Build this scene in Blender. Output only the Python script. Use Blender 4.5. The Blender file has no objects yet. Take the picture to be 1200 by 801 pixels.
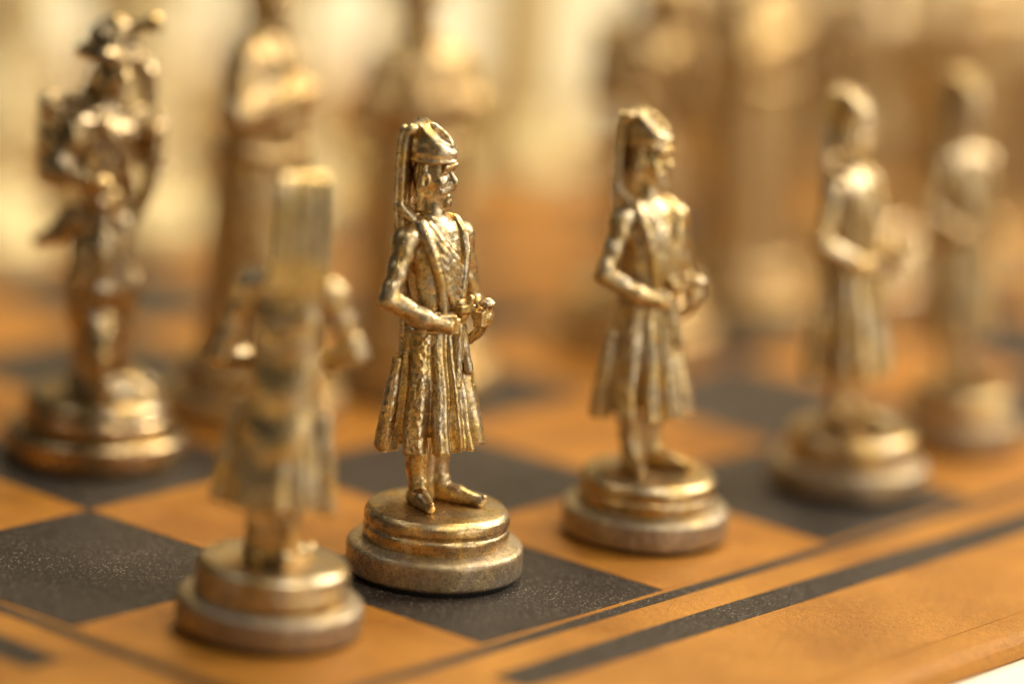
import bpy, bmesh, math, random
import numpy as np
from mathutils import Matrix, Vector

random.seed(7)
S = 0.035                                   # one chess square, metres
MM = 0.001
scene = bpy.context.scene
col = scene.collection

# ------------------------------------------------------------------ camera
PITCH, YAW, ROLL = math.radians(13.7552), math.radians(40.1904), math.radians(3.8717)
cam_pos = Vector((-8.60425, -8.1575, 4.16335)) * S
d_ = Vector((math.cos(PITCH)*math.cos(YAW), math.cos(PITCH)*math.sin(YAW), -math.sin(PITCH)))
r_ = d_.cross(Vector((0, 0, 1))).normalized()
u_ = r_.cross(d_)
r2 = r_*math.cos(ROLL) + u_*math.sin(ROLL)
u2 = -r_*math.sin(ROLL) + u_*math.cos(ROLL)
cd = bpy.data.cameras.new("camera")
cam = bpy.data.objects.new("camera", cd); col.objects.link(cam)
M = Matrix.Identity(4)
for i in range(3):
    M[i][0], M[i][1], M[i][2], M[i][3] = r2[i], u2[i], -d_[i], cam_pos[i]
cam.matrix_world = M
cd.sensor_width = 36; cd.lens = 134.21
cd.clip_start = 0.02; cd.clip_end = 60
cd.dof.use_dof = True
cd.dof.focus_distance = 13.80*S
cd.dof.aperture_fstop = 4.35
cd.dof.aperture_blades = 0
scene.camera = cam

# ------------------------------------------------------------------ world and lamps
w = bpy.data.worlds.new("World"); scene.world = w; w.use_nodes = True
bgn = w.node_tree.nodes["Background"]
bgn.inputs[0].default_value = (1.0, 0.86, 0.66, 1); bgn.inputs[1].default_value = 0.045

FOC = Vector((2.2, 1.2, 0.6))*S
rh = Vector((r_.x, r_.y, 0)).normalized()            # to the viewer's right along the table
dh = Vector((d_.x, d_.y, 0)).normalized()            # away from the viewer
def area(name, right, away, up, size, size_y, power, colr):
    L = bpy.data.lights.new(name, 'AREA'); L.shape = 'RECTANGLE'
    L.size = size; L.size_y = size_y; L.energy = power; L.color = colr
    o = bpy.data.objects.new(name, L); col.objects.link(o)
    p = FOC + rh*right + dh*away + Vector((0, 0, up))
    o.location = p
    o.rotation_euler = (FOC - p).to_track_quat('-Z', 'Y').to_euler()
    return o
area("window_lamp", 0.46, 0.22, 0.38, 0.24, 0.30, 4.2, (1.0, 0.93, 0.82))
area("front_window_lamp", 0.62, -0.42, 0.20, 0.50, 0.36, 1.6, (1.0, 0.92, 0.80))
area("overhead_fill", 0.2, 0.8, 1.2, 0.6, 0.6, 13.0, (1.0, 0.84, 0.53))  # added overhead fill, brightens the far pieces and background
for n_, (a_, b_, c_, p_) in enumerate([(0.32, -0.35, 0.75, 1.9), (0.12, -0.85, 0.8, 0.35), (0.05, 0.3, 0.8, 0.7), (-0.45, -0.1, 0.7, 0.45)]):
    area("shop_lamp", a_, b_, c_, 0.055, 0.055, p_, (1.0, 0.94, 0.86))

vs = scene.view_settings
scene.display_settings.display_device = 'sRGB'
vs.view_transform = 'Standard'; vs.look = 'None'; vs.gamma = 1.0; vs.exposure = 0.32
vs.use_curve_mapping = False
scene.render.engine = 'CYCLES'
scene.cycles.use_denoising = True
scene.cycles.max_bounces = 8
scene.cycles.glossy_bounces = 5
scene.cycles.caustics_reflective = True
scene.cycles.blur_glossy = 0.6
scene.cycles.sample_clamp_indirect = 6.0

# ------------------------------------------------------------------ materials
def mat(name):
    m = bpy.data.materials.new(name); m.use_nodes = True
    nt = m.node_tree
    return m, nt, nt.nodes["Principled BSDF"]
def node(nt, typ, **kw):
    n = nt.nodes.new(typ)
    for k, v in kw.items(): setattr(n, k, v)
    return n
def noise(nt, vec, scale, detail=4, rough=0.55, dist=0.0):
    n = node(nt, 'ShaderNodeTexNoise')
    n.inputs['Scale'].default_value = scale; n.inputs['Detail'].default_value = detail
    n.inputs['Roughness'].default_value = rough; n.inputs['Distortion'].default_value = dist
    nt.links.new(vec, n.inputs['Vector']); return n.outputs['Fac']
def ramp(nt, fac, stops, interp='LINEAR'):
    n = node(nt, 'ShaderNodeValToRGB'); n.color_ramp.interpolation = interp
    el = n.color_ramp.elements
    while len(el) < len(stops): el.new(0.5)
    for e, (p, c) in zip(el, stops):
        e.position = p; e.color = (*c, 1) if len(c) == 3 else c
    nt.links.new(fac, n.inputs['Fac']); return n.outputs['Color']
def mix(nt, fac, a, b, mode='MIX'):
    n = node(nt, 'ShaderNodeMix', data_type='RGBA', blend_type=mode)
    for s, v in ((n.inputs[0], fac), (n.inputs[6], a), (n.inputs[7], b)):
        if hasattr(v, 'is_linked') or isinstance(v, bpy.types.NodeSocket): nt.links.new(v, s)
        elif isinstance(v, tuple): s.default_value = (*v, 1) if len(v) == 3 else v
        else: s.default_value = v
    return n.outputs[2]
def math_n(nt, op, a, b):
    n = node(nt, 'ShaderNodeMath', operation=op)
    for s, v in zip(n.inputs, (a, b)):
        if isinstance(v, bpy.types.NodeSocket): nt.links.new(v, s)
        else: s.default_value = v
    return n.outputs[0]
def bump(nt, h, strength, dist, prev=None):
    n = node(nt, 'ShaderNodeBump'); n.inputs['Strength'].default_value = strength
    n.inputs['Distance'].default_value = dist
    nt.links.new(h, n.inputs['Height'])
    if prev is not None: nt.links.new(prev, n.inputs['Normal'])
    return n.outputs['Normal']
G = lambda v: (v, v, v)

def metal(name, gold, pale, brown, brown_lo, brown_hi, rough, grain=0.35):
    m, nt, b = mat(name)
    oi = node(nt, 'ShaderNodeObjectInfo').outputs['Random']      # each casting wears differently
    va = node(nt, 'ShaderNodeVectorMath', operation='ADD')
    nt.links.new(node(nt, 'ShaderNodeTexCoord').outputs['Object'], va.inputs[0]); nt.links.new(oi, va.inputs[1])
    tc = va.outputs[0]
    n1 = noise(nt, tc, 260, 6, 0.7, 0.4)
    n2 = noise(nt, tc, 900, 5, 0.7, 0.2)
    n3 = noise(nt, tc, 4300, 3, 0.65)
    n4 = noise(nt, tc, 1500, 4, 0.65)
    wear = ramp(nt, n1, [(0.40, G(0)), (0.60, G(1))])
    c = mix(nt, wear, gold, pale)
    pat = ramp(nt, n2, [(brown_lo, G(1)), (brown_hi, G(0))])
    c = mix(nt, math_n(nt, 'MULTIPLY', pat, 0.6), c, brown)
    spk = ramp(nt, n3, [(0.37, G(0.5)), (0.47, G(0.95)), (0.66, G(1.12))])
    c = mix(nt, 1.0, c, spk, 'MULTIPLY')
    nt.links.new(c, b.inputs['Base Color'])
    b.inputs['Metallic'].default_value = 1.0
    rr = math_n(nt, 'ADD', math_n(nt, 'MULTIPLY', n4, 0.22), rough - 0.11)
    rr = math_n(nt, 'ADD', rr, math_n(nt, 'MULTIPLY', pat, 0.12))
    nt.links.new(rr, b.inputs['Roughness'])
    nb = bump(nt, n4, grain*0.2, 0.00022)
    nb = bump(nt, n3, grain, 0.00011, nb)
    nt.links.new(nb, b.inputs['Normal'])
    return m
M_brass = metal("aged_brass", (0.72, 0.49, 0.175), (0.62, 0.51, 0.345), (0.22, 0.135, 0.06), 0.38, 0.54, 0.29, 0.42)
M_dull = metal("dull_brown_brass", (0.56, 0.42, 0.21), (0.49, 0.40, 0.29), (0.21, 0.15, 0.09), 0.42, 0.6, 0.34, 0.7)
M_dull.node_tree.nodes["Principled BSDF"].inputs['Metallic'].default_value = 0.8
M_bronze = metal("dark_gold_bronze", (0.76, 0.51, 0.18), (0.62, 0.47, 0.27), (0.30, 0.175, 0.07), 0.42, 0.58, 0.46, 0.25)
M_soldier = metal("dark_polished_brass", (0.70, 0.48, 0.19), (0.60, 0.49, 0.33), (0.15, 0.09, 0.04), 0.42, 0.58, 0.20, 0.25)
M_silver = metal("pale_silver_gilt", (0.95, 0.77, 0.36), (0.95, 0.82, 0.48), (0.72, 0.53, 0.22), 0.34, 0.5, 0.5, 0.3)
M_silver.node_tree.nodes["Principled BSDF"].inputs['Metallic'].default_value = 0.35

def leather(name, c0, c1, rough, spec, grain, mottling=60, glint_dust=0.5, glint_dust_col=(0.22, 0.17, 0.13)):
    m, nt, b = mat(name)
    g = node(nt, 'ShaderNodeNewGeometry').outputs['Position']
    a = noise(nt, g, mottling, 5, 0.6)
    f = noise(nt, g, 900, 4, 0.6)
    ff = noise(nt, g, 3800, 2, 0.6)
    c = mix(nt, ramp(nt, a, [(0.3, G(0)), (0.7, G(1))]), c0, c1)
    c = mix(nt, 1.0, c, ramp(nt, f, [(0.3, G(0.86)), (0.7, G(1.1))]), 'MULTIPLY')
    # lamp glints on the grain painted in as pale, partly dusty specks
    vo = node(nt, 'ShaderNodeTexVoronoi'); vo.inputs['Scale'].default_value = 2500
    nt.links.new(g, vo.inputs['Vector'])
    dot = ramp(nt, vo.outputs['Distance'], [(0.16, G(1)), (0.36, G(0))])
    sepc = node(nt, 'ShaderNodeSeparateColor'); nt.links.new(vo.outputs['Color'], sepc.inputs[0])
    keep = ramp(nt, sepc.outputs[0], [(0.25, G(0)), (0.95, G(1))])
    sp = math_n(nt, 'MULTIPLY', dot, keep)
    area_ = ramp(nt, noise(nt, g, 150, 4, 0.6), [(0.3, G(0.3)), (0.7, G(1))])
    c = mix(nt, math_n(nt, 'MULTIPLY', math_n(nt, 'MULTIPLY', sp, area_), glint_dust), c, glint_dust_col)
    nt.links.new(c, b.inputs['Base Color'])
    nt.links.new(math_n(nt, 'ADD', math_n(nt, 'MULTIPLY', a, 0.2), rough - 0.1), b.inputs['Roughness'])
    b.inputs['Specular IOR Level'].default_value = spec
    nb = bump(nt, f, grain, 0.0002)
    nb = bump(nt, ff, grain*1.4, 0.00016, nb)
    nt.links.new(nb, b.inputs['Normal'])
    return m
M_dark = leather("black_grained_leather", (0.024, 0.016, 0.010), (0.042, 0.029, 0.019), 0.45, 0.2, 1.0, 60, 1.0, (0.50, 0.41, 0.32))
M_tan = leather("tan_orange_leather", (0.28, 0.100, 0.011), (0.49, 0.205, 0.026), 0.42, 0.22, 0.8, 60, 0.5, (0.74, 0.42, 0.09))
M_tan2 = leather("tan_frame_leather", (0.29, 0.108, 0.012), (0.49, 0.21, 0.028), 0.40, 0.22, 0.9, 45, 0.55, (0.78, 0.46, 0.11))
M_foot_shade, nt, b = mat("foot_shade_black")  # flat black that stands in for the contact shade under the pawns
b.inputs['Base Color'].default_value = (0.008, 0.007, 0.006, 1); b.inputs['Roughness'].default_value = 0.95
nt.links.new(bump(nt, noise(nt, node(nt, 'ShaderNodeTexCoord').outputs['Object'], 4000, 2), 0.6, 0.0002), b.inputs['Normal'])
M_table, nt, b = mat("cream_table_cloth")
g = node(nt, 'ShaderNodeNewGeometry').outputs['Position']
nt.links.new(mix(nt, noise(nt, g, 14, 5), (0.79, 0.70, 0.50), (0.85, 0.77, 0.58)), b.inputs['Base Color'])
b.inputs['Roughness'].default_value = 0.85
nt.links.new(bump(nt, noise(nt, g, 1200, 2), 0.3, 0.0003), b.inputs['Normal'])

# ------------------------------------------------------------------ helpers
def link_mesh(name, me, m, parent=None):
    o = bpy.data.objects.new(name, me); col.objects.link(o)
    if m is not None and not me.materials: me.materials.append(m)
    o.parent = parent
    return o
def from_bm(name, bm, smooth=False):
    me = bpy.data.meshes.new(name); bm.normal_update(); bm.to_mesh(me); bm.free()
    if smooth: me.polygons.foreach_set('use_smooth', [True]*len(me.polygons))
    return me
def slab(name, x0, x1, y0, y1, z0, z1, bev=0.0):
    bm = bmesh.new()
    bmesh.ops.create_cube(bm, size=1)
    for v in bm.verts:
        v.co = Vector((x0 if v.co.x < 0 else x1, y0 if v.co.y < 0 else y1, z0 if v.co.z < 0 else z1))
    if bev: bmesh.ops.bevel(bm, geom=bm.edges[:], offset=bev, segments=2, affect='EDGES', profile=0.6)
    return from_bm(name, bm)
def tag(o, label, cat, group=None, kind=None):
    if label: o['label'] = label
    if cat: o['category'] = cat
    if group: o['group'] = group
    if kind: o['kind'] = kind
    return o

# ------------------------------------------------------------------ table and board
TH = 0.09                                  # board thickness in squares
table = link_mesh('table_top', slab('table_top', -0.09, 1.6, -0.09, 1.5, -TH*S-0.03, -TH*S), M_table)
table['kind'] = 'structure'

board = bpy.data.objects.new('chess_board', None); col.objects.link(board)
board.location = (0, 0, -TH*S)
tag(board, 'orange and black leather chess board with double dark border lines', 'chess board')
BZ = TH*S
def bpart(name, me, m):
    return link_mesh(name, me, m, board)
E_ = 0.985
bpart('panel', slab('panel', -E_*S, (8+E_)*S, -E_*S, (8+E_)*S, 0.0002, BZ-0.00012), M_tan2)
# playing squares, each a thin leather tile
gap = 0.00009
sq = {k: slab('square', -S/2+gap, S/2-gap, -S/2+gap, S/2-gap, -0.0006, 0.0, 0.00007) for k in (0, 1)}
for i in range(8):
    for j in range(8):
        k = (i + j) % 2
        o = bpart('square', sq[k], (M_tan, M_dark)[k])
        o.location = ((i+.5)*S, (j+.5)*S, BZ)
def strip(name, m, a0, a1, v0, v1, side, z=0.0):
    # a strip along one side of the board: a = along, v = outward distance
    lo, hi = a0*S, a1*S
    me = {0: lambda: slab(name, lo, hi, -v1*S, -v0*S, BZ-0.0006, BZ+z, 0.00006),
          1: lambda: slab(name, (8+v0)*S, (8+v1)*S, lo, hi, BZ-0.0006, BZ+z, 0.00006),
          2: lambda: slab(name, lo, hi, (8+v0)*S, (8+v1)*S, BZ-0.0006, BZ+z, 0.00006),
          3: lambda: slab(name, -v1*S, -v0*S, lo, hi, BZ-0.0006, BZ+z, 0.00006)}[side]()
    return bpart(name, me, m)
for s in range(4):
    e = 0.085 if s % 2 == 0 else 0.022
    strip('inner_border_line', M_dark, -e, 8+e, 0.026, 0.083, s)
    strip('outer_border_line', M_dark, 0.77, 7.23, 0.25, 0.405, s)
# rounded frame rails, mitred at the corners
prof = [(0.99, -0.07), (0.99, -0.006), (0.996, 0.001), (1.04, 0.003), (1.12, 0.001), (1.145, -0.008),
        (1.16, -0.026), (1.166, -0.05), (1.164, -0.078), (1.15, -TH), (0.99, -TH)]
def rail(side):
    bm = bmesh.new(); rings = []
    for end in (0, 1):
        ring = []
        for v, z in prof:
            a = (-v if end == 0 else 8+v)
            p = {0: (a, -v), 1: (8+v, a), 2: (8-a, 8+v), 3: (-v, 8-a)}[side]
            ring.append(bm.verts.new((p[0]*S, p[1]*S, BZ + z*S)))
        rings.append(ring)
    n = len(prof)
    for i in range(n):
        bm.faces.new((rings[0][i], rings[1][i], rings[1][(i+1) % n], rings[0][(i+1) % n]))
    bm.faces.new(rings[0]); bm.faces.new(rings[1][::-1])
    bmesh.ops.recalc_face_normals(bm, faces=bm.faces[:])
    me = from_bm('frame_rail', bm, False)
    return bpart('frame_rail', me, M_tan2)
for s in range(4): rail(s)

# ------------------------------------------------------------------ implicit modelling
class P3:
    __slots__ = ('x', 'y', 'z')
    def __init__(s, x, y, z): s.x, s.y, s.z = x, y, z
def turn(P, c, deg):
    a = math.radians(deg); ca, sa = math.cos(a), math.sin(a)
    x, y = P.x - c[0], P.y - c[1]
    return P3(ca*x + sa*y, -sa*x + ca*y, P.z - c[2])
def rc(P, a, b, ra, rb):
    bx, by, bz = b[0]-a[0], b[1]-a[1], b[2]-a[2]
    px, py, pz = P.x-a[0], P.y-a[1], P.z-a[2]
    t = np.clip((px*bx+py*by+pz*bz)/(bx*bx+by*by+bz*bz+1e-9), 0, 1)
    return np.sqrt((px-bx*t)**2+(py-by*t)**2+(pz-bz*t)**2) - (ra+(rb-ra)*t)
def ell(P, c, r):
    x, y, z = P.x-c[0], P.y-c[1], P.z-c[2]
    k0 = np.sqrt((x/r[0])**2+(y/r[1])**2+(z/r[2])**2)
    k1 = np.sqrt((x/r[0]**2)**2+(y/r[1]**2)**2+(z/r[2]**2)**2)
    return k0*(k0-1)/(k1+1e-6)
def rbox(P, c, h, r):
    qx, qy, qz = np.abs(P.x-c[0])-h[0]+r, np.abs(P.y-c[1])-h[1]+r, np.abs(P.z-c[2])-h[2]+r
    return np.sqrt(np.maximum(qx, 0)**2+np.maximum(qy, 0)**2+np.maximum(qz, 0)**2) + np.minimum(np.maximum(qx, np.maximum(qy, qz)), 0) - r
def smin(a, b, k):
    h = np.clip(0.5+0.5*(b-a)/k, 0, 1)
    return b*(1-h)+a*h-k*h*(1-h)
def smax(a, b, k): return -smin(-a, -b, k)
def chain(P, pts, rads, k=0.2):
    d = None
    for i in range(len(pts)-1):
        e = rc(P, pts[i], pts[i+1], rads[i], rads[i+1])
        d = e if d is None else np.minimum(d, e)
    return d
def vnoise(P, s, seed=0):
    x, y, z = P.x*s+seed*17.3, P.y*s+seed*7.7, P.z*s+seed*3.1
    xi, yi, zi = np.floor(x).astype(np.int64), np.floor(y).astype(np.int64), np.floor(z).astype(np.int64)
    fx, fy, fz = x-xi, y-yi, z-zi
    fx, fy, fz = fx*fx*(3-2*fx), fy*fy*(3-2*fy), fz*fz*(3-2*fz)
    def h(a, b, c):
        n = (a*73856093) ^ (b*19349663) ^ (c*83492791) ^ (seed*2654435)
        n = (n ^ (n >> 13))*1274126177 & 0x7fffffff
        n = (n ^ (n >> 16)) & 0xffff
        return n.astype(np.float32)/32767.5 - 1
    l = lambda a, b, t: a+(b-a)*t
    return l(l(l(h(xi, yi, zi), h(xi+1, yi, zi), fx), l(h(xi, yi+1, zi), h(xi+1, yi+1, zi), fx), fy),
             l(l(h(xi, yi, zi+1), h(xi+1, yi, zi+1), fx), l(h(xi, yi+1, zi+1), h(xi+1, yi+1, zi+1), fx), fy), fz)

def sdf_mesh(name, f, lo, hi, h, m):
    lo = np.array(lo, float); hi = np.array(hi, float); B = 8
    nb = np.ceil((hi-lo)/(h*B)).astype(int)
    n = nb*B
    cc = [lo[a]+(np.arange(nb[a])+0.5)*B*h for a in range(3)]
    X, Y, Z = np.meshgrid(*cc, indexing='ij')
    dc = f(P3(X.ravel(), Y.ravel(), Z.ravel())).reshape(nb)
    V = np.repeat(np.repeat(np.repeat(dc.astype(np.float32), B, 0), B, 1), B, 2)
    near = np.argwhere(np.abs(dc) < B*h*0.87*2.0 + 0.4)
    off = np.arange(B)
    OX, OY, OZ = [o.ravel() for o in np.meshgrid(off, off, off, indexing='ij')]
    for s in range(0, len(near), 600):
        bl = near[s:s+600]*B
        ix = (bl[:, 0:1]+OX).ravel(); iy = (bl[:, 1:2]+OY).ravel(); iz = (bl[:, 2:3]+OZ).ravel()
        V[ix, iy, iz] = f(P3(lo[0]+ix*h, lo[1]+iy*h, lo[2]+iz*h))
    I = (V < 0)
    c8 = sum(I[a:n[0]-1+a, b:n[1]-1+b, c:n[2]-1+c].astype(np.int8) for a in (0, 1) for b in (0, 1) for c in (0, 1))
    act = (c8 > 0) & (c8 < 8)
    cells = np.argwhere(act)
    idx = np.full(act.shape, -1, np.int32); idx[tuple(cells.T)] = np.arange(len(cells))
    acc = np.zeros((len(cells), 3)); cnt = np.zeros(len(cells))
    corners = [(a, b, c) for a in (0, 1) for b in (0, 1) for c in (0, 1)]
    for a in corners:
        for ax in range(3):
            if a[ax]: continue
            b_ = list(a); b_[ax] = 1
            va = V[cells[:, 0]+a[0], cells[:, 1]+a[1], cells[:, 2]+a[2]]
            vb = V[cells[:, 0]+b_[0], cells[:, 1]+b_[1], cells[:, 2]+b_[2]]
            x = (va < 0) != (vb < 0)
            t = np.where(x, va/(va-vb+1e-12), 0)
            p = np.tile(np.array(a, float), (len(cells), 1)); p[:, ax] += t
            acc[x] += p[x]; cnt[x] += 1
    verts = (lo + (cells + acc/cnt[:, None])*h)*MM
    quads = []
    for ax in range(3):
        sl0 = [slice(1, n[k]-1) for k in range(3)]; sl0[ax] = slice(0, n[ax]-1)
        sl1 = list(sl0); sl1[ax] = slice(1, n[ax])
        A, Bv = I[tuple(sl0)], I[tuple(sl1)]
        e = np.argwhere(A != Bv)
        o = np.array([1, 1, 1]); o[ax] = 0
        e = e + o
        inside = I[e[:, 0], e[:, 1], e[:, 2]]
        u, v = (ax+1) % 3, (ax+2) % 3
        q = []
        for du, dv in ((-1, -1), (0, -1), (0, 0), (-1, 0)):
            k = e.copy(); k[:, u] += du; k[:, v] += dv
            q.append(idx[k[:, 0], k[:, 1], k[:, 2]])
        q = np.stack(q, 1)
        q[~inside] = q[~inside][:, ::-1]
        quads.append(q)
    Q = np.concatenate(quads)
    Q = Q[(Q >= 0).all(1)]
    me = bpy.data.meshes.new(name)
    me.vertices.add(len(verts)); me.vertices.foreach_set('co', verts.astype(np.float32).ravel())
    me.loops.add(Q.size); me.loops.foreach_set('vertex_index', Q.astype(np.int32).ravel())
    me.polygons.add(len(Q))
    me.polygons.foreach_set('loop_start', np.arange(0, Q.size, 4, dtype=np.int32))
    me.update(calc_edges=True); me.validate()
    me.polygons.foreach_set('use_smooth', np.ones(len(me.polygons), dtype=bool))
    me.materials.append(m)
    return me

def lathe(name, prof_mm, m, segs=120, wob=0.0, seed=0):
    rnd = np.random.RandomState(seed)
    ph = rnd.rand(8)*6.28
    bm = bmesh.new(); rings = []
    for r, z in prof_mm:
        ring = []
        for i in range(segs):
            a = 2*math.pi*i/segs
            k = 1 + wob*(0.5*math.sin(2*a+ph[0]+z*.3)+0.35*math.sin(5*a+ph[1]+z*.7)+0.25*math.sin(9*a+ph[2]-z)+0.2*math.sin(17*a+ph[3]+2*z))
            dz = wob*6*(math.sin(a+ph[4])+.4*math.sin(4*a+ph[5])) if 0 < z else 0
            ring.append(bm.verts.new((r*k*math.cos(a)*MM, r*k*math.sin(a)*MM, (z+dz)*MM)))
        rings.append(ring)
    for i in range(len(rings)-1):
        for j in range(segs):
            bm.faces.new((rings[i][j], rings[i][(j+1) % segs], rings[i+1][(j+1) % segs], rings[i+1][j]))
    bm.faces.new(rings[0][::-1]); bm.faces.new(rings[-1])
    me = from_bm(name, bm, True); me.materials.append(m)
    return me
def round_prof(pts, rad=0.35, n=4):
    out = []
    for i, p in enumerate(pts):
        if i in (0, len(pts)-1): out.append(p); continue
        a, b_, c = Vector(pts[i-1]), Vector(p), Vector(pts[i+1])
        ra = min(rad, (a-b_).length*.45, (c-b_).length*.45)
        p0 = b_+(a-b_).normalized()*ra; p1 = b_+(c-b_).normalized()*ra
        for k in range(n+1):
            t = k/n
            q = p0*(1-t)**2 + b_*2*t*(1-t) + p1*t*t
            out.append((q.x, q.y))
    return out

# ------------------------------------------------------------------ the capped pawn (mm; x forward, y to its left, z up)
ZT = [16, 17, 28, 32, 38, 42, 44.5, 46]
def X0(z): return np.interp(z, [9, 17, 32, 40, 45, 47], [-1.6, -2.0, -2.6, -3.1, -3.7, -4.0])
def TA(z): return np.interp(z, [26, 32, 38, 42, 44.4, 45.4, 46.4], [4.0, 3.7, 4.05, 4.3, 3.8, 2.9, 1.2])
def TB(z): return np.interp(z, [26, 32, 38, 42, 44.4, 45.4, 46.4], [3.2, 2.9, 3.2, 3.15, 2.5, 2.0, 1.0])
def tpt(z, deg, out=0.0):
    a = math.radians(deg)
    return (float(X0(z)) + (float(TB(z))+out)*math.cos(a), (float(TA(z))+out)*math.sin(a), z)
HC = (-4.55, 0.0, 50.8); HY = 27.0

def f_body(P):
    # torso
    a, b = TA(P.z), TB(P.z)
    x = P.x - X0(P.z)
    k = np.sqrt((x/b)**2+(P.y/a)**2)
    tor = (k-1)*np.minimum(a, b)*0.9
    tor = smax(tor, np.abs(P.z-36.2)-10.2, 0.6)
    # pitted cloth on the sides
    tor = tor + 0.12*vnoise(P, 2.1, 1)*np.clip((-0.9-x*0.6+np.abs(P.y)*0.35), 0, 1)
    d = tor
    for s in (-1, 1):
        if s < 0: sh, el, wr, hd = (-3.6, -4.8, 43.2), (-2.7, -8.2, 36.4), (0.4, -4.4, 33.9), (1.9, -2.0, 33.2)
        else: sh, el, wr, hd = (-3.8, 4.8, 43.1), (-3.9, 7.9, 33.9), (0.5, 5.6, 33.2), (2.0, 4.4, 33.6)
        arm = chain(P, [sh, tuple(sh[i]*.5+el[i]*.5 for i in range(3)), el], [1.75, 1.4, 1.3])
        arm = smin(arm, rc(P, el, wr, 1.42, 1.1), 0.45)
        arm = arm + 0.10*np.sin(P.z*2.1+P.y*1.3+s)*np.clip((P.z-35)/3, 0, 1) + 0.07*vnoise(P, 0.8, 2)
        cuff0 = tuple(el[i]+(wr[i]-el[i])*0.72 for i in range(3)); cuff1 = tuple(el[i]+(wr[i]-el[i])*0.92 for i in range(3))
        arm = smin(arm, rc(P, cuff0, cuff1, 1.32, 1.45), 0.15)
        hand = rc(P, wr, hd, 1.05, 1.0)
        dx = np.array(hd)-np.array(wr); dx = dx/np.linalg.norm(dx)
        for fi in range(4):       # curled fingers
            p0 = np.array(hd)+np.array((0.35, 0, 0.75-0.5*fi)); p1 = p0+np.array((0.15, -s*1.15, -0.15)); p2 = p1+np.array((-0.75, -s*0.3, -0.1))
            hand = smin(hand, chain(P, [tuple(p0), tuple(p1), tuple(p2)], [0.38, 0.34, 0.28]), 0.15)
        hand = smin(hand, rc(P, tuple(np.array(wr)*.4+np.array(hd)*.6+np.array((0.2, 0, 0.8))), tuple(np.array(hd)+np.array((0.6, -s*0.5, 1.15))), 0.4, 0.32), 0.2)
        arm = smin(arm, hand, 0.25)
        d = smin(d, arm, 0.3)
    for s in (-1, 1):                                       # sloping shoulders
        d = smin(d, rc(P, (-4.0, s*1.3, 44.7), (-3.8, s*4.9, 43.2), 1.45, 1.75), 0.5)
    # neck
    d = smin(d, rc(P, (-3.9, 0, 44.6), (-4.5, 0, 49), 1.75, 1.4), 0.4)
    # head, turned to its left
    Q = turn(P, HC, HY)
    Q.z = np.where(Q.z < 1.7, 1.7+(Q.z-1.7)/1.26, Q.z)
    hd = ell(Q, (-0.15, 0, 0.6), (2.45, 2.05, 2.9))
    hd = smin(hd, ell(Q, (1.1, 0, -0.8), (1.35, 1.4, 1.55)), 0.4)
    for s in (-1, 1):
        hd = smin(hd, rc(Q, (1.4, s*0.3, -2.0), (-0.7, s*1.45, -0.9), 0.65, 0.7), 0.4)
        hd = smin(hd, ell(Q, (1.45, s*1.05, 0.05), (0.8, 0.75, 0.65)), 0.35)
        hd = smax(hd, -ell(Q, (2.5, s*1.0, 1.15), (1.0, 0.78, 0.46)), 0.15)
        hd = smin(hd, ell(Q, (1.72, s*0.9, 1.2), (0.5, 0.52, 0.34)), 0.08)
        hd = smin(hd, rc(Q, (1.62, s*1.5, 0.98), (2.0, s*0.5, 0.92), 0.12, 0.12), 0.1)
        hd = smin(hd, chain(Q, [(2.05, s*1.45, 1.7), (2.6, s*0.85, 1.9), (2.55, s*0.15, 1.7)], [0.3, 0.4, 0.36]), 0.2)
        # moustache
        hd = smin(hd, chain(Q, [(2.55, s*0.1, -0.42), (2.4, s*0.8, -0.62), (1.85, s*1.5, -0.75), (1.5, s*1.75, -0.45)], [0.38, 0.46, 0.34, 0.16]), 0.08)
        # ear
        ear = smax(ell(Q, (-0.35, s*2.05, 0.25), (0.75, 0.45, 1.0)), -ell(Q, (-0.2, s*2.5, 0.3), (0.42, 0.4, 0.6)), 0.1)
        hd = smin(hd, ear, 0.12)
        # side hair
        hd = smin(hd, chain(Q, [(-0.6, s*1.75, 1.6), (-0.9, s*1.9, -0.6), (-1.0, s*1.7, -2.6)], [0.55, 0.6, 0.5]), 0.2)
    hd = smin(hd, chain(Q, [(2.05, 0, 1.45), (2.55, 0, 0.7), (2.98, 0, 0.12)], [0.3, 0.36, 0.46]), 0.18)
    hd = smin(hd, ell(Q, (2.55, 0.42, 0.02), (0.34, 0.26, 0.24)), 0.1)
    hd = smin(hd, ell(Q, (2.55, -0.42, 0.02), (0.34, 0.26, 0.24)), 0.1)
    hd = smax(hd, -rc(Q, (2.7, -0.6, -1.02), (2.7, 0.6, -1.02), 0.3, 0.3), 0.06)
    hd = smin(hd, rc(Q, (2.3, -0.42, -1.36), (2.3, 0.42, -1.36), 0.28, 0.28), 0.08)
    hd = smin(hd, ell(Q, (2.0, 0, -1.95), (0.75, 0.85, 0.6)), 0.2)
    hd = hd + 0.02*vnoise(Q, 1.7, 4)
    d = smin(d, hd, 0.3)
    # legs, with the metal left between them by the mould
    for s in (-1, 1):
        an = (-1.7, s*1.95, 10.9)
        leg = chain(P, [(-2.0, s*1.9, 18.0), (-2.3, s*1.95, 14.0), an], [1.75, 1.45, 1.05])
        tip = (2.3, -3.7, 9.75) if s < 0 else (3.5, 3.9, 9.75)
        heel = (-2.6, s*1.75, 9.8)
        mid = tuple(heel[i]*.45+tip[i]*.55 for i in range(3))
        foot = chain(P, [heel, (mid[0], mid[1], 10.05), tip], [1.1, 1.2, 0.75])
        foot = smin(foot, rc(P, tip, (tip[0]+.6, tip[1]+s*.3, 10.3), 0.6, 0.38), 0.25)
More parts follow.
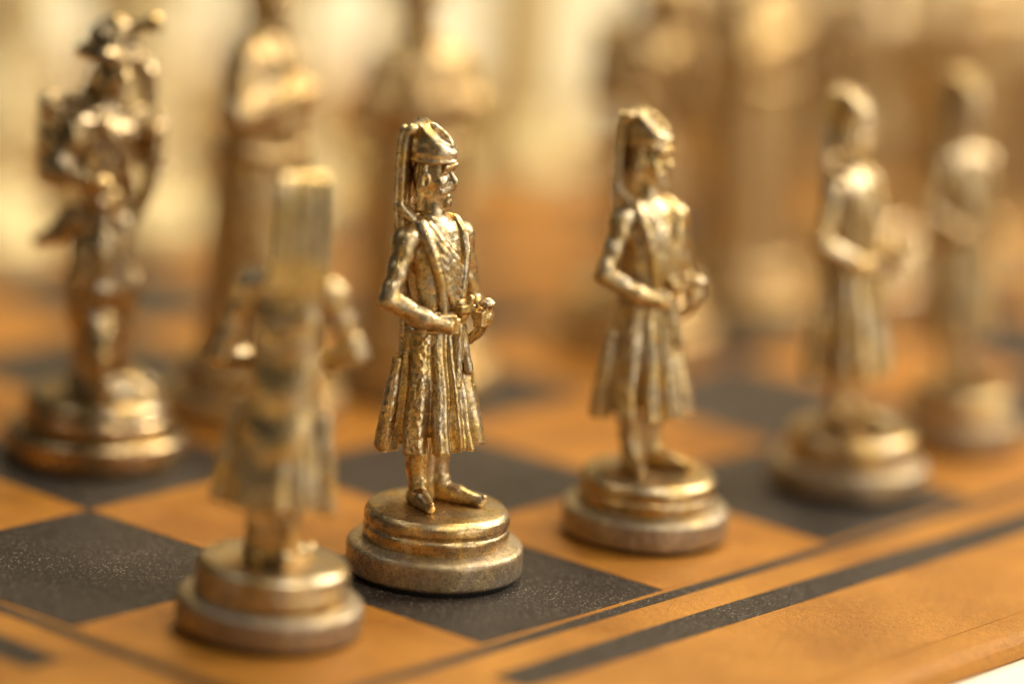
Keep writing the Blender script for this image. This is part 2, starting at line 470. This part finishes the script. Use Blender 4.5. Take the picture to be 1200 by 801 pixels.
        foot = smin(foot, rc(P, an, (mid[0], mid[1], 10.2), 1.1, 0.95), 0.4)
        leg = smin(leg, foot, 0.35)
        leg = smin(leg, rc(P, (an[0], an[1], 11.6), (an[0]-.05, an[1], 11.7), 1.35, 1.35), 0.15)
        d = smin(d, leg, 0.3)
    web = rbox(P, (-2.5, 0, 13.6), (0.8, 2.0, 4.6), 0.3)
    d = smin(d, web, 0.4)
    return d + 0.05*vnoise(P, 1.1, 5) + 0.015*vnoise(P, 3.0, 6)

def skA(z): return np.interp(z, [16, 20, 26, 30, 33.5], [6.9, 6.35, 5.25, 4.6, 4.0])
def skB(z): return np.interp(z, [16, 20, 26, 30, 33.5], [6.5, 5.9, 4.6, 3.75, 3.15])
def f_coat(P):
    a, b = skA(P.z), skB(P.z)
    x, y = P.x-X0(P.z), P.y
    phi = np.arctan2(y/a, x/b)
    t = np.clip((33.5-P.z)/14, 0, 1)
    wv = phi + 0.10*np.sin(3*phi+1.0) + 0.02*np.sin(P.z*.7)
    pl = 0.5+0.5*np.sin(wv*10+0.6)
    pl = 1-(1-pl)**2.2
    pl2 = np.sin(wv*19+P.z*.12)
    front = np.exp(-((np.abs(phi)-0.20)/0.07)**2)*0.085 - np.exp(-(phi/0.09)**2)*0.09
    am = (0.06+0.22*t)*np.clip(1.0+np.cos(phi)*1.4, 0.15, 1)
    k = np.sqrt((x/b)**2+(y/a)**2) - (am*(pl-0.72) + 0.012*pl2*t + front*t)
    d = (k-1)*np.minimum(a, b)*0.8
    hem = 16.9 + 0.25*np.sin(2*phi+0.5) + 0.14*np.sin(wv*11+1.2) - 0.5*np.exp(-((phi-1.7)/.35)**2) - 0.5*np.exp(-((phi+1.7)/.35)**2)
    d = smax(d, hem-P.z, 0.35)
    d = smax(d, P.z-33.2, 0.4)
    inner = (np.sqrt((x/(b-1.2))**2+(y/(a-1.2))**2)-1)*np.minimum(a, b)*0.8
    d = smax(d, -np.maximum(inner, P.z-18.6), 0.2)
    # horizontal stitching ribs on the front panel and casting pits at the sides
    rib = np.exp(-(phi/0.15)**2)*0.05*np.sin(P.z*3.3)
    side = np.exp(-((phi+0.95)/0.33)**2)+np.exp(-((phi-1.0)/0.33)**2)
    d = d + rib*0.7 + (0.015+0.10*side)*vnoise(P, 2.2, 7) + 0.014*vnoise(P, 3.6, 8)
    return d
def f_back(P):
    z = P.z
    a = np.interp(z, [16, 24, 33, 40, 45], [5.6, 5.2, 4.6, 4.5, 3.9]); b = np.interp(z, [16, 24, 33, 40, 45], [6.4, 5.2, 3.9, 3.5, 2.7])
    x = P.x-X0(z)
    d = (np.sqrt((x/b)**2+(P.y/a)**2)-1)*np.minimum(a, b)*0.85
    # looped drapery folds
    u = P.y/4.5
    d = d + 0.19*np.sin((z - 2.6*u*u)*0.95)*np.exp(-u*u*1.1)*np.clip((44-z)/4, 0, 1)*np.clip((z-19)/5, 0, 1)
    d = smax(d, np.abs(z-31)-14.2, 0.4)
    d = smax(d, x+1.0, 0.5)
    for s in (-1, 1):                                     # hanging sleeve tails
        d = smin(d, chain(P, [(-3.4, s*5.4, 28), (-3.6, s*6.1, 22), (-3.8, s*6.6, 17.2)], [0.7, 1.1, 1.2]), 0.35)
    d = smax(d, 16.1-z, 0.3)
    return d + 0.06*vnoise(P, 1.5, 14) + 0.03*vnoise(P, 3.2, 15)
def f_sash(P):
    d = None
    for i, z in enumerate((32.3, 33.1, 33.9)):
        pts = [tpt(z+0.35*math.sin(math.radians(g)+i), g, 0.18) for g in range(0, 361, 15)]
        e = chain(P, pts, [0.45]*len(pts))
        d = e if d is None else smin(d, e, 0.12)
    d = smin(d, ell(P, (0.9, 1.0, 35.6), (0.7, 0.9, 0.6)), 0.3)      # knot
    d = smin(d, chain(P, [(1.1, 0.6, 32.5), (1.35, 0.4, 29), (1.75, 0.2, 25.2)], [0.7, 0.75, 0.85]), 0.3)   # hanging end
    d = smin(d, chain(P, [(1.15, 1.3, 32.5), (1.5, 1.7, 29.5), (1.9, 2.0, 27)], [0.6, 0.6, 0.7]), 0.3)
    return d + 0.07*vnoise(P, 2.2, 9)
def f_dagger(P):
    d = chain(P, [(0.6, 1.0, 32.6), (1.3, 1.5, 34.6), (1.75, 1.9, 36.2)], [0.7, 0.62, 0.5])
    d = smin(d, rbox(P, (1.3, 1.4, 34.9), (0.75, 1.35, 0.55), 0.25), 0.12)
    return d + 0.04*vnoise(P, 2.5, 3)
def f_sword(P):
    d = chain(P, [(2.3, 4.4, 35.6), (2.0, 4.9, 33.2), (1.0, 4.6, 31.5), (-0.6, 3.4, 29.5)], [0.6, 0.7, 0.7, 0.5])
    d = smin(d, ell(P, (2.2, 4.4, 35.4), (1.1, 1.15, 0.6)), 0.3)
    return d + 0.04*vnoise(P, 2.5, 3)
def f_lapel(P):
    d = None
    for s in (-1, 1):
        pts = [tpt(45.6, s*100, 0.0), tpt(45.3, s*72, 0.15), tpt(44.0, s*52, 0.22), tpt(41.5, s*38, 0.2), tpt(38.5, s*27, 0.2), tpt(34.6, s*20, 0.2)]
        e = chain(P, pts, [0.6, 0.8, 0.85, 0.8, 0.75, 0.7])
        d = e if d is None else np.minimum(d, e)
    for q in range(6):                                     # crossed shirt folds
        pts = [tpt(45.4-q*0.9, -50+q*3, -0.15), tpt(43.4-q*1.2, -20+q*2, 0.02), tpt(41-q*1.25, 8, 0.1), tpt(38.8-q*0.9, 30, 0.0)]
        e = chain(P, pts, [0.5, 0.52, 0.5, 0.42])
        d = smin(d, e, 0.12)
    # hems of the open coat on the back and neck roll
    pts = [tpt(45.6, g, 0.12) for g in range(90, 271, 20)]
    d = smin(d, chain(P, pts, [0.5]*len(pts)), 0.15)
    for q in range(3):                                     # draped folds across the back
        pts = [tpt(42-q*4.0, 118, 0.0), tpt(40-q*3.6, 145, 0.15), tpt(38.8-q*3.3, 178, 0.2), tpt(40.5-q*3.3, 212, 0.15), tpt(43-q*4.0, 240, 0.0)]
        d = smin(d, chain(P, pts, [0.4, 0.75, 0.85, 0.75, 0.4]), 0.3)
    return d + 0.04*vnoise(P, 2.4, 11)
def f_hat(P):
    Q = turn(P, HC, HY)
    z = Q.z
    a = np.interp(z, [2.0, 2.5, 3.4, 4.6, 6.2, 8.0], [2.35, 2.55, 2.8, 2.7, 2.35, 2.0])
    b = np.interp(z, [2.0, 2.5, 3.4, 4.6, 6.2, 8.0], [2.7, 3.0, 3.25, 3.05, 2.6, 2.1])
    xc = np.interp(z, [2, 4, 9], [-0.15, -0.2, -0.9])
    d = (np.sqrt(((Q.x-xc)/b)**2+(Q.y/a)**2)-1)*np.minimum(a, b)*0.9
    d = smax(d, 2.1-z, 0.3)
    d = smax(d, z-7.0, 0.5)
    # sloping, hollowed crown that opens to the front
    sl = (Q.x*0.62+z*0.78) - 4.75
    d = smax(d, sl, 0.45)
    hol = ell(Q, (1.0, 0, 5.9), (1.8, 1.45, 1.75))
    d = smax(d, -hol, 0.25)
    lip = np.abs(hol-0.22)-0.0
    ring = np.sqrt((sl+0.05)**2+np.maximum(np.abs(hol-0.25), 0)**2)-0.3
    d = smin(d, ring, 0.2)
    brim = np.sqrt((d+0.05)**2+(z-2.35)**2)-0.3
    d = smin(d, brim, 0.15)
    return d + 0.05*vnoise(Q, 1.6, 12)
def f_flap(P):
    Q = turn(P, HC, HY)
    z = Q.z
    xc = np.interp(z, [-8, -6, -3, 2, 5, 7.4], [-2.55, -2.8, -3.1, -3.25, -3.1, -2.6])
    hw = np.interp(z, [-7.5, -4, 2, 6, 8.7], [3.9, 3.75, 3.6, 3.4, 2.9])
    qx = np.abs(Q.x-xc)-0.62; qy = np.abs(Q.y)-hw; qz = np.abs(z+0.2)-6.95
    d = smax(smax(qx, qy, 0.4), qz, 0.4)
    d = smin(d, rc(Q, (-2.2, -2.5, 6.3), (-2.2, 2.5, 6.3), 0.7, 0.7), 0.4)
    for s in (-1, 1):                                       # raised edge cords
        e = np.sqrt((Q.x-xc+0.45)**2+(np.abs(Q.y)-hw+0.15)**2)-0.32
        e = smax(e, qz, 0.3)
        d = smin(d, e, 0.12)
        d = smin(d, chain(Q, [(-2.9, s*3.3, -3.6), (-1.4, s*3.0, -5.0), (0.3, s*2.2, -6.2)], [0.7, 0.65, 0.4]), 0.3)
    pleat = 0.07*np.cos(Q.y*3.4)
    return d + pleat*np.clip((-2.2-Q.x), 0, 1) + 0.03*vnoise(P, 1.8, 13)

def pawn_meshes(m):
    h = 0.12
    prof = round_prof([(10.5, 0.4), (11.35, 0.75), (11.35, 4.25), (9.6, 4.75)], 0.75, 6)
    prof2 = round_prof([(9.1, 4.2), (9.35, 5.1), (9.45, 6.3), (9.1, 6.75), (9.4, 7.2), (9.3, 8.2), (8.7, 8.95), (7.0, 9.08), (2, 9.1)], 0.3, 4)
    return {
        'foot_shade': lathe('foot_shade', [(10.75, 0), (10.75, 0.5), (3, 0.5)], M_foot_shade, 96),  # black disc painting the dark contact line below the base
        'base': lathe('base', prof, M_dull, 144, 0.004, 3),
        'pedestal': lathe('pedestal', prof2, m, 144, 0.006, 5),
        'body': sdf_mesh('body', f_body, (-9.2, -11.2, 8.4), (6.2, 11.2, 55), h, m),
        'coat_skirt': sdf_mesh('coat_skirt', f_coat, (-10.5, -9, 15), (6.5, 9, 34.5), h, m),
        'back_panel': sdf_mesh('back_panel', f_back, (-10.5, -8.5, 15.5), (0.5, 8.5, 46), h, m),
        'sash': sdf_mesh('sash', f_sash, (-7.5, -6, 23.5), (4, 6, 38.5), h, m),
        'dagger': sdf_mesh('dagger', f_dagger, (-1, -1, 31), (4.5, 5, 38.5), h, m),
        'sword': sdf_mesh('sword', f_sword, (-2, 2.5, 27.5), (4.5, 8, 37.5), h, m),
        'lapel': sdf_mesh('lapel', f_lapel, (-8.5, -6.5, 28), (2, 6.5, 47.5), h, m),
        'cap': sdf_mesh('cap', f_hat, (-9.5, -4.5, 52), (0, 4.5, 60.5), h, m),
        'neck_flap': sdf_mesh('neck_flap', f_flap, (-11, -7.5, 42.4), (0, 5.5, 61), h, m),
    }
TREE = {'foot_shade': 'base', 'back_panel': 'body', 'mound': 'base', 'pedestal': 'base', 'coat_skirt': 'body', 'sash': 'body', 'dagger': 'body', 'lapel': 'body', 'cap': 'body', 'neck_flap': 'cap',
        'belt': 'body', 'crown': 'body', 'beard': 'body', 'cloak': 'body', 'pack': 'body', 'sword': 'body', 'plume': 'hat', 'hat': 'body', 'coat_tail': 'body'}
# neck_flap hangs from the cap; keep three levels at most
TREE['neck_flap'] = 'body'; TREE['plume'] = 'body'

def assemble(name, meshes, u, v, face_deg, label, group, m, scale=1.0, tilt=0.0, slim=1.0, cat='chess piece'):
    """one chess piece standing on the board at (u, v) squares; face_deg = turn from the viewer's right towards the viewer"""
    root = bpy.data.objects.new(name, None); col.objects.link(root)
    ang = math.atan2(rh.y, rh.x) - math.radians(face_deg)
    root.location = (u*S, v*S, 0.0); root.matrix_world = Matrix.Translation(root.location) @ Matrix.Rotation(math.radians(tilt), 4, dh) @ Matrix.Rotation(ang, 4, 'Z') @ Matrix.Diagonal((scale*slim, scale*slim, scale, 1))
    tag(root, label, cat, group)
    objs = {}
    for k in sorted(meshes, key=lambda k: (k in TREE, k)):
        o = bpy.data.objects.new(k, meshes[k]); col.objects.link(o)
        o.parent = objs[TREE[k]] if k in TREE else root
        if m is not None and o.data.materials[0] not in (m, M_foot_shade) and not (o.data.materials[0] == M_dull and m != M_silver):
            o.material_slots[0].link = 'OBJECT'; o.material_slots[0].material = m
        objs[k] = o
    return root

PAWN = pawn_meshes(M_brass)
G_P = 'brass pawns standing along the board edge'
assemble('chess_pawn', PAWN, 0.52, 0.57, 279, 'brass capped pawn with its back turned, on the corner square', G_P, None, 1.0, 2)
assemble('chess_pawn', PAWN, 1.475, 0.66, 44, 'brass capped pawn with hands at its sash, second from the board corner', G_P, None)
assemble('chess_pawn', PAWN, 2.50, 0.50, 49, 'brass capped pawn on the orange square, third from the board corner', G_P, None, 0.985)
assemble('chess_pawn', PAWN, 3.70, 0.41, 36, 'brass capped pawn on the dark square, fourth from the board corner', G_P, None, 0.985)
assemble('chess_pawn', PAWN, 4.68, 0.55, 58, 'brass capped pawn on the orange square, fifth from the board corner', G_P, None, 0.96, -1.0, 0.86)

# ------------------------------------------------------------------ the robed chief piece
def r_body(P):
    z = P.z
    a = np.interp(z, [8, 12, 30, 42, 50, 54, 56.5, 58], [9.2, 8.8, 8.2, 7.6, 7.5, 7.0, 4.8, 2])
    b = np.interp(z, [8, 12, 30, 42, 50, 54, 56.5, 58], [8.2, 7.4, 6.2, 5.2, 4.8, 4.2, 3.2, 1.5])
    phi = np.arctan2(P.y/a, P.x/b)
    t = np.clip((45-z)/30, 0, 1)
    k = np.sqrt((P.x/b)**2+(P.y/a)**2) - 0.07*t*(np.abs(np.sin(phi*5.5))-.5)
    d = (k-1)*b*0.85
    d = smax(smax(d, z-57.5, 0.8), 8.6-z, 0.3)
    for s in (-1, 1):
        sh = (-0.3, s*6.3, 53.3); el = (0.3, s*9.3, 45.8); wr = (5.2, s*2.2, 48.2)
        arm = smin(rc(P, sh, el, 2.7, 2.6), rc(P, el, wr, 2.7, 2.0), 0.8)
        sl = rc(P, (1.5, s*6.8, 45.0), (4.5, s*3.6, 44.6), 1.8, 1.6)
        hand = rc(P, wr, (5.9, s*0.3, 48.0), 1.3, 1.2)
        d = smin(smin(d, smin(arm, sl, .8), 0.9), hand, 0.4)
    d = smin(d, rc(P, (0, 0, 56), (0.2, 0, 60), 2.6, 2.2), 0.9)
    hd = ell(P, (0.3, 0, 61.6), (3.0, 2.6, 3.5))
    hd = smin(hd, rc(P, (2.9, 0, 62.2), (3.6, 0, 61.2), 0.5, 0.65), 0.3)
    for s in (-1, 1):
        hd = smax(hd, -ell(P, (3.2, s*1.1, 62.6), (0.8, 0.7, 0.5)), 0.3)
        hd = smin(hd, ell(P, (-0.2, s*2.6, 61.6), (0.8, 0.5, 1.1)), 0.2)
    d = smin(d, hd, 0.4)
    return d + 0.12*vnoise(P, 0.8, 21) + 0.07*vnoise(P, 2, 22)
def r_beard(P):
    d = ell(P, (2.4, 0, 58.6), (1.5, 1.9, 2.8))
    return smin(d, rc(P, (2.6, 0, 57), (3.6, 0, 53), 1.5, 0.5), 0.6) + 0.12*np.sin(P.y*5+P.z*.6)
def r_crown(P):
    d = ell(P, (-0.2, 0, 65.2), (3.9, 3.8, 2.6))
    d = np.minimum(d, ell(P, (-0.4, 0, 67.6), (2.6, 2.6, 2.0)))
    for g in range(0, 360, 30):
        x, y = math.cos(math.radians(g)), math.sin(math.radians(g))
        d = smin(d, chain(P, [(3.6*x-.2, 3.5*y, 64), (3.5*x-.2, 3.4*y, 66), (1.4*x-.3, 1.4*y, 69)], [0.8, 0.7, 0.4]), 0.2)
    return d + 0.05*vnoise(P, 2, 23)
def r_cloak(P):
    d = None
    for s in (-1, 1):
        e = chain(P, [(0.5, s*3.0, 57), (4.1, s*2.8, 52.5), (5.6, s*2.2, 40), (7.2, s*2.4, 25), (8.2, s*2.8, 10.5)], [0.9, 0.9, 0.9, 1.0, 1.1])
        d = e if d is None else np.minimum(d, e)
    # collar of the cape
    pts = [(4.2*math.cos(math.radians(g)), 5.6*math.sin(math.radians(g)), 56+1.2*math.cos(math.radians(g+180))) for g in range(-70, 71, 20)]
    pts = [(-p[0]+0.2, p[1], p[2]) for p in pts]
    d = smin(d, chain(P, pts, [1.0]*len(pts)), 0.4)
    return d + 0.1*vnoise(P, 1.4, 24)
def r_belt(P):
    pts = [(5.75*math.cos(math.radians(g)), 8.0*math.sin(math.radians(g)), 40+0.5*math.sin(math.radians(3*g))) for g in range(0, 361, 15)]
    d = chain(P, pts, [1.0]*len(pts))
    return smin(d, ell(P, (6.1, 0.4, 40), (1.2, 1.8, 1.5)), 0.3) + 0.08*vnoise(P, 1.6, 25)
def big_base(m, k=1.0, seed=9):
    prof = round_prof([(12.7*k, 0), (13.2*k, 0.3), (13.2*k, 4.3), (11, 4.9)], 0.9, 6)
    prof2 = round_prof([(10.3, 4.2), (10.6, 5.2), (10.8, 6.6), (10.3, 7.1), (10.6, 7.6), (10.3, 8.9), (9.4, 9.6), (7, 9.7), (2, 9.7)], 0.4, 4)
    return lathe('base', prof, m, 96, 0.004, seed), lathe('pedestal', prof2, m, 96, 0.006, seed+1)
def robed_meshes(m):
    h = 0.22; bb, pp = big_base(m)
    return {'base': bb, 'pedestal': pp,
            'body': sdf_mesh('body', r_body, (-11, -13.5, 8), (11, 13.5, 67), h, m),
            'beard': sdf_mesh('beard', r_beard, (-1, -4, 51), (6, 4, 63), h, m),
            'crown': sdf_mesh('crown', r_crown, (-5.5, -5.5, 61.5), (5.5, 5.5, 71), h, m),
            'cloak': sdf_mesh('cloak', r_cloak, (-7, -8, 8), (11, 8, 60), h, m),
            'belt': sdf_mesh('belt', r_belt, (-8, -10, 37), (9, 10, 43), h, m)}

# ------------------------------------------------------------------ the plumed soldier piece
def s_body(P):
    z = P.z
    a = np.interp(z, [30, 34, 42, 48, 50.5, 52], [3.5, 3.3, 4.4, 4.8, 4.0, 1.8])
    b = np.interp(z, [30, 34, 42, 48, 50.5, 52], [3.0, 2.9, 3.4, 3.2, 2.6, 1.4])
    d = (np.sqrt(((P.x+.5)/b)**2+(P.y/a)**2)-1)*np.minimum(a, b)*0.9
    d = smax(d, np.abs(z-40.5)-11, 0.6)
    # near arm holds the strap, far arm bent on the hip
    for s, el, wr in ((-1, (-1.5, -8.3, 42.5), (3.6, -5.0, 41.0)), (1, (-1.0, 8.6, 43.0), (3.2, 6.3, 47.5))):
        d = smin(d, rc(P, (-0.6, s*5.0, 48.6), el, 2.0, 1.7), 0.6)
        d = smin(d, rc(P, el, wr, 1.7, 1.3), 0.4)
        d = smin(d, ell(P, wr, (1.5, 1.5, 1.4)), 0.3)
    d = smin(d, rc(P, (-.5, 0, 51), (-.3, 0, 54), 1.6, 1.5), 0.4)
    hd = ell(P, (-0.1, 0, 55.6), (2.7, 2.3, 3.2))
    hd = smin(hd, rc(P, (2.3, 0, 56.2), (3.0, 0, 55.2), 0.4, 0.55), 0.25)
    hd = smin(hd, ell(P, (1.6, 0, 53.0), (0.9, 1.1, 0.8)), 0.3)
    hd = smin(hd, chain(P, [(-2.0, 0, 57), (-3.6, 0, 53), (-3.3, 0.5, 49)], [1.2, 1.3, 0.8]), 0.4)
    d = smin(d, hd, 0.4)
    for s, x in ((-1, -0.5), (1, 0.6)):
        d = smin(d, chain(P, [(0, s*2.0, 31), (x+.6, s*2.4, 22), (x, s*2.6, 12.5)], [2.4, 2.0, 1.5]), 0.5)
        d = smin(d, chain(P, [(x-.8, s*2.6, 11), (x+4.2, s*3.6, 10.7)], [1.6, 1.2]), 0.4)
        d = smin(d, rc(P, (x+.3, s*2.5, 18.5), (x+.3, s*2.5, 18.8), 2.3, 2.3), 0.3)
    d = smin(d, rbox(P, (-1.4, 0, 18), (1.0, 2.4, 8.5), 0.4), 0.5)
    return d + 0.45*vnoise(P, 0.4, 30) + 0.25*vnoise(P, 0.9, 31) + 0.12*vnoise(P, 2.0, 32)
def s_tail(P):
    z = P.z
    a = np.interp(z, [12, 18, 26, 31, 36], [4.2, 4.4, 5.4, 4.9, 3.9]); b = np.interp(z, [12, 18, 26, 31, 36], [3.6, 3.9, 5.1, 4.4, 3.4])
    phi = np.arctan2(P.y, P.x)
    k = np.sqrt((P.x/b)**2+(P.y/a)**2) - 0.11*(np.abs(np.sin(phi*4.5+.4+z*.06))-.5)
    d = (k-1)*b*0.85
    d = smax(smax(d, z-36, 0.6), 13+1.2*np.cos(2*phi)-z, 0.4)
    d = smin(d, chain(P, [(-3, -3.5, 35), (-4.5, -5.5, 32.5), (-6, -7, 31.5)], [1.8, 1.6, 0.9]), 0.5)
    d = smin(d, chain(P, [(2, -2.5, 22), (3.2, -3.4, 17), (4.0, -3.6, 11.5)], [2.2, 2.2, 1.9]), 0.5)
    return d + 0.35*vnoise(P, 0.45, 38) + 0.2*vnoise(P, 1.1, 33)
def s_hat(P):
    d = ell(P, (-0.2, 0, 58.6), (5.4, 5.0, 1.4))
    d = d + 0.35*np.sin(np.arctan2(P.y, P.x)*3+1)
    d = smin(d, ell(P, (-0.3, 0, 60.4), (3.7, 3.4, 3.0)), 0.8)
    d = smin(d, ell(P, (0.6, 0, 62.6), (2.0, 1.8, 1.5)), 0.7)
    return d + 0.12*vnoise(P, 1.1, 34)
def s_plume(P):
    d = chain(P, [(1.5, 1.5, 62), (4.2, 2.6, 62.8), (5.2, 3.2, 63.3)], [1.0, 1.0, 1.3])
    d = smin(d, chain(P, [(1.0, 3.0, 59), (2.8, 4.2, 56), (3.4, 4.6, 52)], [1.2, 1.5, 1.0]), 0.4)
    return d + 0.2*vnoise(P, 1.5, 35)
def s_pack(P):
    d = rbox(P, (-5.0, -4.6, 45.5), (2.3, 2.8, 6.2), 1.0)
    d = smin(d, rc(P, (-5.0, -6.8, 51.2), (-5.0, -2.4, 51.2), 1.7, 1.7), 0.3)
    d = smin(d, rc(P, (-3.8, -4.5, 50.5), (0.5, -4.0, 50.6), 0.6, 0.6), 0.2)
    d = smin(d, chain(P, [(2.2, -3.6, 49.6), (3.2, 0, 44), (2.2, 3.2, 38)], [0.7, 0.7, 0.7]), 0.2)
    return d + 0.16*vnoise(P, 1.0, 36)
def s_sword(P):
    d = chain(P, [(3.2, 6.3, 47.5), (3.6, 6.0, 44), (3.2, 5.2, 39), (2.0, 4.0, 35)], [0.9, 1.0, 1.0, 0.8])
    d = smin(d, ell(P, (3.2, 6.3, 49.4), (1.0, 1.0, 1.0)), 0.2)
    d = smin(d, rc(P, (2.4, 4.8, 42.3), (4.6, 7.0, 42.3), 0.6, 0.6), 0.2)
    return d + 0.06*vnoise(P, 1.6, 37)
def s_mound(P):
    d = ell(P, (0.8, 2.8, 9.2), (7.2, 6.6, 3.9))
    d = smax(d, 9.2-P.z, 0.3)
    return d + 0.5*vnoise(P, 0.35, 39) + 0.2*vnoise(P, 1.0, 40)
def soldier_meshes(m):
    h = 0.22; bb, pp = big_base(m, 1.0, 15)
    return {'base': bb, 'pedestal': pp,
            'body': sdf_mesh('body', s_body, (-8, -11.5, 8.6), (8, 11.5, 60), h, m),
            'coat_tail': sdf_mesh('coat_tail', s_tail, (-9, -9.5, 9), (8, 8, 37.5), h, m),
            'mound': sdf_mesh('mound', s_mound, (-7.5, -5, 8.6), (9, 10.5, 15.5), h, m),
            'hat': sdf_mesh('hat', s_hat, (-7, -7, 56), (7, 7, 65.5), h, m),
            'plume': sdf_mesh('plume', s_plume, (-1, -0.5, 49.5), (7.5, 7, 66), h, m),
            'pack': sdf_mesh('pack', s_pack, (-9.5, -10, 36), (5, 5, 54.5), h, m),
            'sword': sdf_mesh('sword', s_sword, (0, 3.5, 19), (6.5, 9.5, 51.5), h, m)}
ROBE = robed_meshes(M_bronze)
SOLD = soldier_meshes(M_soldier)

G_B = 'gold chief pieces in the row behind the pawns'
assemble('soldier_chess_piece', SOLD, 1.53, 2.53, 40, 'gold soldier piece with wide plumed hat and pack, on dark square behind the pawns', G_B, None, 0.97)
assemble('robed_chess_piece', ROBE, 2.50, 2.62, 20, 'dark gold robed piece with folded arms standing next to the plumed soldier', G_B, None, 1.0, -1)
assemble('robed_chess_piece', ROBE, 3.42, 2.55, 60, 'dark gold robed piece behind the second pawn from the corner', G_B, None, 0.93, -2)
assemble('soldier_chess_piece', SOLD, 4.80, 2.45, 60, 'bronze plumed soldier piece rising behind the third pawn', G_B, M_bronze)
assemble('robed_chess_piece', ROBE, 5.80, 2.62, 15, 'dark gold robed piece between the third and fourth pawns', G_B, None)
assemble('soldier_chess_piece', SOLD, 6.6, 2.5, 75, 'bronze plumed soldier piece rising behind the fourth pawn', G_B, M_brass)
assemble('robed_chess_piece', ROBE, 7.5, 2.5, 40, 'dark gold robed piece rising behind the fifth pawn', G_B, None)

# the opposing pale army on the far half of the board
G_S = 'pale silver pieces facing from the far half of the board'
far = [(3.5, 5.5, SOLD, 'soldier_chess_piece', 'pale silver soldier piece on an orange square, nearest its army\'s open side'),
       (4.5, 5.5, ROBE, 'robed_chess_piece', 'pale silver robed piece across the board from the gold plumed soldier'),
       (5.5, 5.5, ROBE, 'robed_chess_piece', 'pale silver robed piece between two other pale robed pieces\' squares, on orange'),
       (6.5, 5.5, SOLD, 'soldier_chess_piece', 'pale silver soldier piece on a dark square between two pale robed pieces'),
       (7.5, 5.5, ROBE, 'robed_chess_piece', 'pale silver robed piece at the far end of its row, by the board edge'),
       (5.5, 7.5, PAWN, 'chess_pawn', 'pale silver capped pawn in the farthest row, third from the far corner'),
       (6.5, 7.5, PAWN, 'chess_pawn', 'pale silver capped pawn in the farthest row, second from the far corner'),
       (7.5, 7.5, PAWN, 'chess_pawn', 'pale silver capped pawn on the far corner square of the board')]
for n_, (u, v, mm, nm, lb) in enumerate(far):
    assemble(nm, mm, u, v, 95 + 9*((n_*5) % 4 - 1.5), lb, G_S, M_silver)

# made-up closed case, added as brown filler past the end of the board
M_wood, nt, b = mat("dark_walnut_wood")
g = node(nt, 'ShaderNodeTexCoord').outputs['Object']
mp = node(nt, 'ShaderNodeMapping'); mp.inputs['Scale'].default_value = (9, 90, 90); nt.links.new(g, mp.inputs['Vector'])
nt.links.new(mix(nt, noise(nt, mp.outputs[0], 1.0, 5, 0.6, 0.8), (0.36, 0.24, 0.11), (0.52, 0.37, 0.19)), b.inputs['Base Color'])
b.inputs['Roughness'].default_value = 0.42
case = bpy.data.objects.new('filler_case', None); col.objects.link(case)
case.location = (11.9*S, 2.2*S, -TH*S); case.rotation_euler = (0, 0, math.radians(8))
tag(case, 'made-up flat brown wooden case filling the background past the end of the board', 'case')
link_mesh('box', slab('box', -2.2*S, 2.2*S, -4.2*S, 4.2*S, 0.0, 0.022, 0.0012), M_wood, case)
link_mesh('lid', slab('lid', -2.25*S, 2.25*S, -4.25*S, 4.25*S, 0.0225, 0.036, 0.0015), M_wood, case)
for yy in (-2.2, 2.2):
    link_mesh('clasp', slab('clasp', -2.25*S-0.0016, -2.25*S+0.0002, (yy-.18)*S, (yy+.18)*S, 0.014, 0.03, 0.0005), M_brass, case)
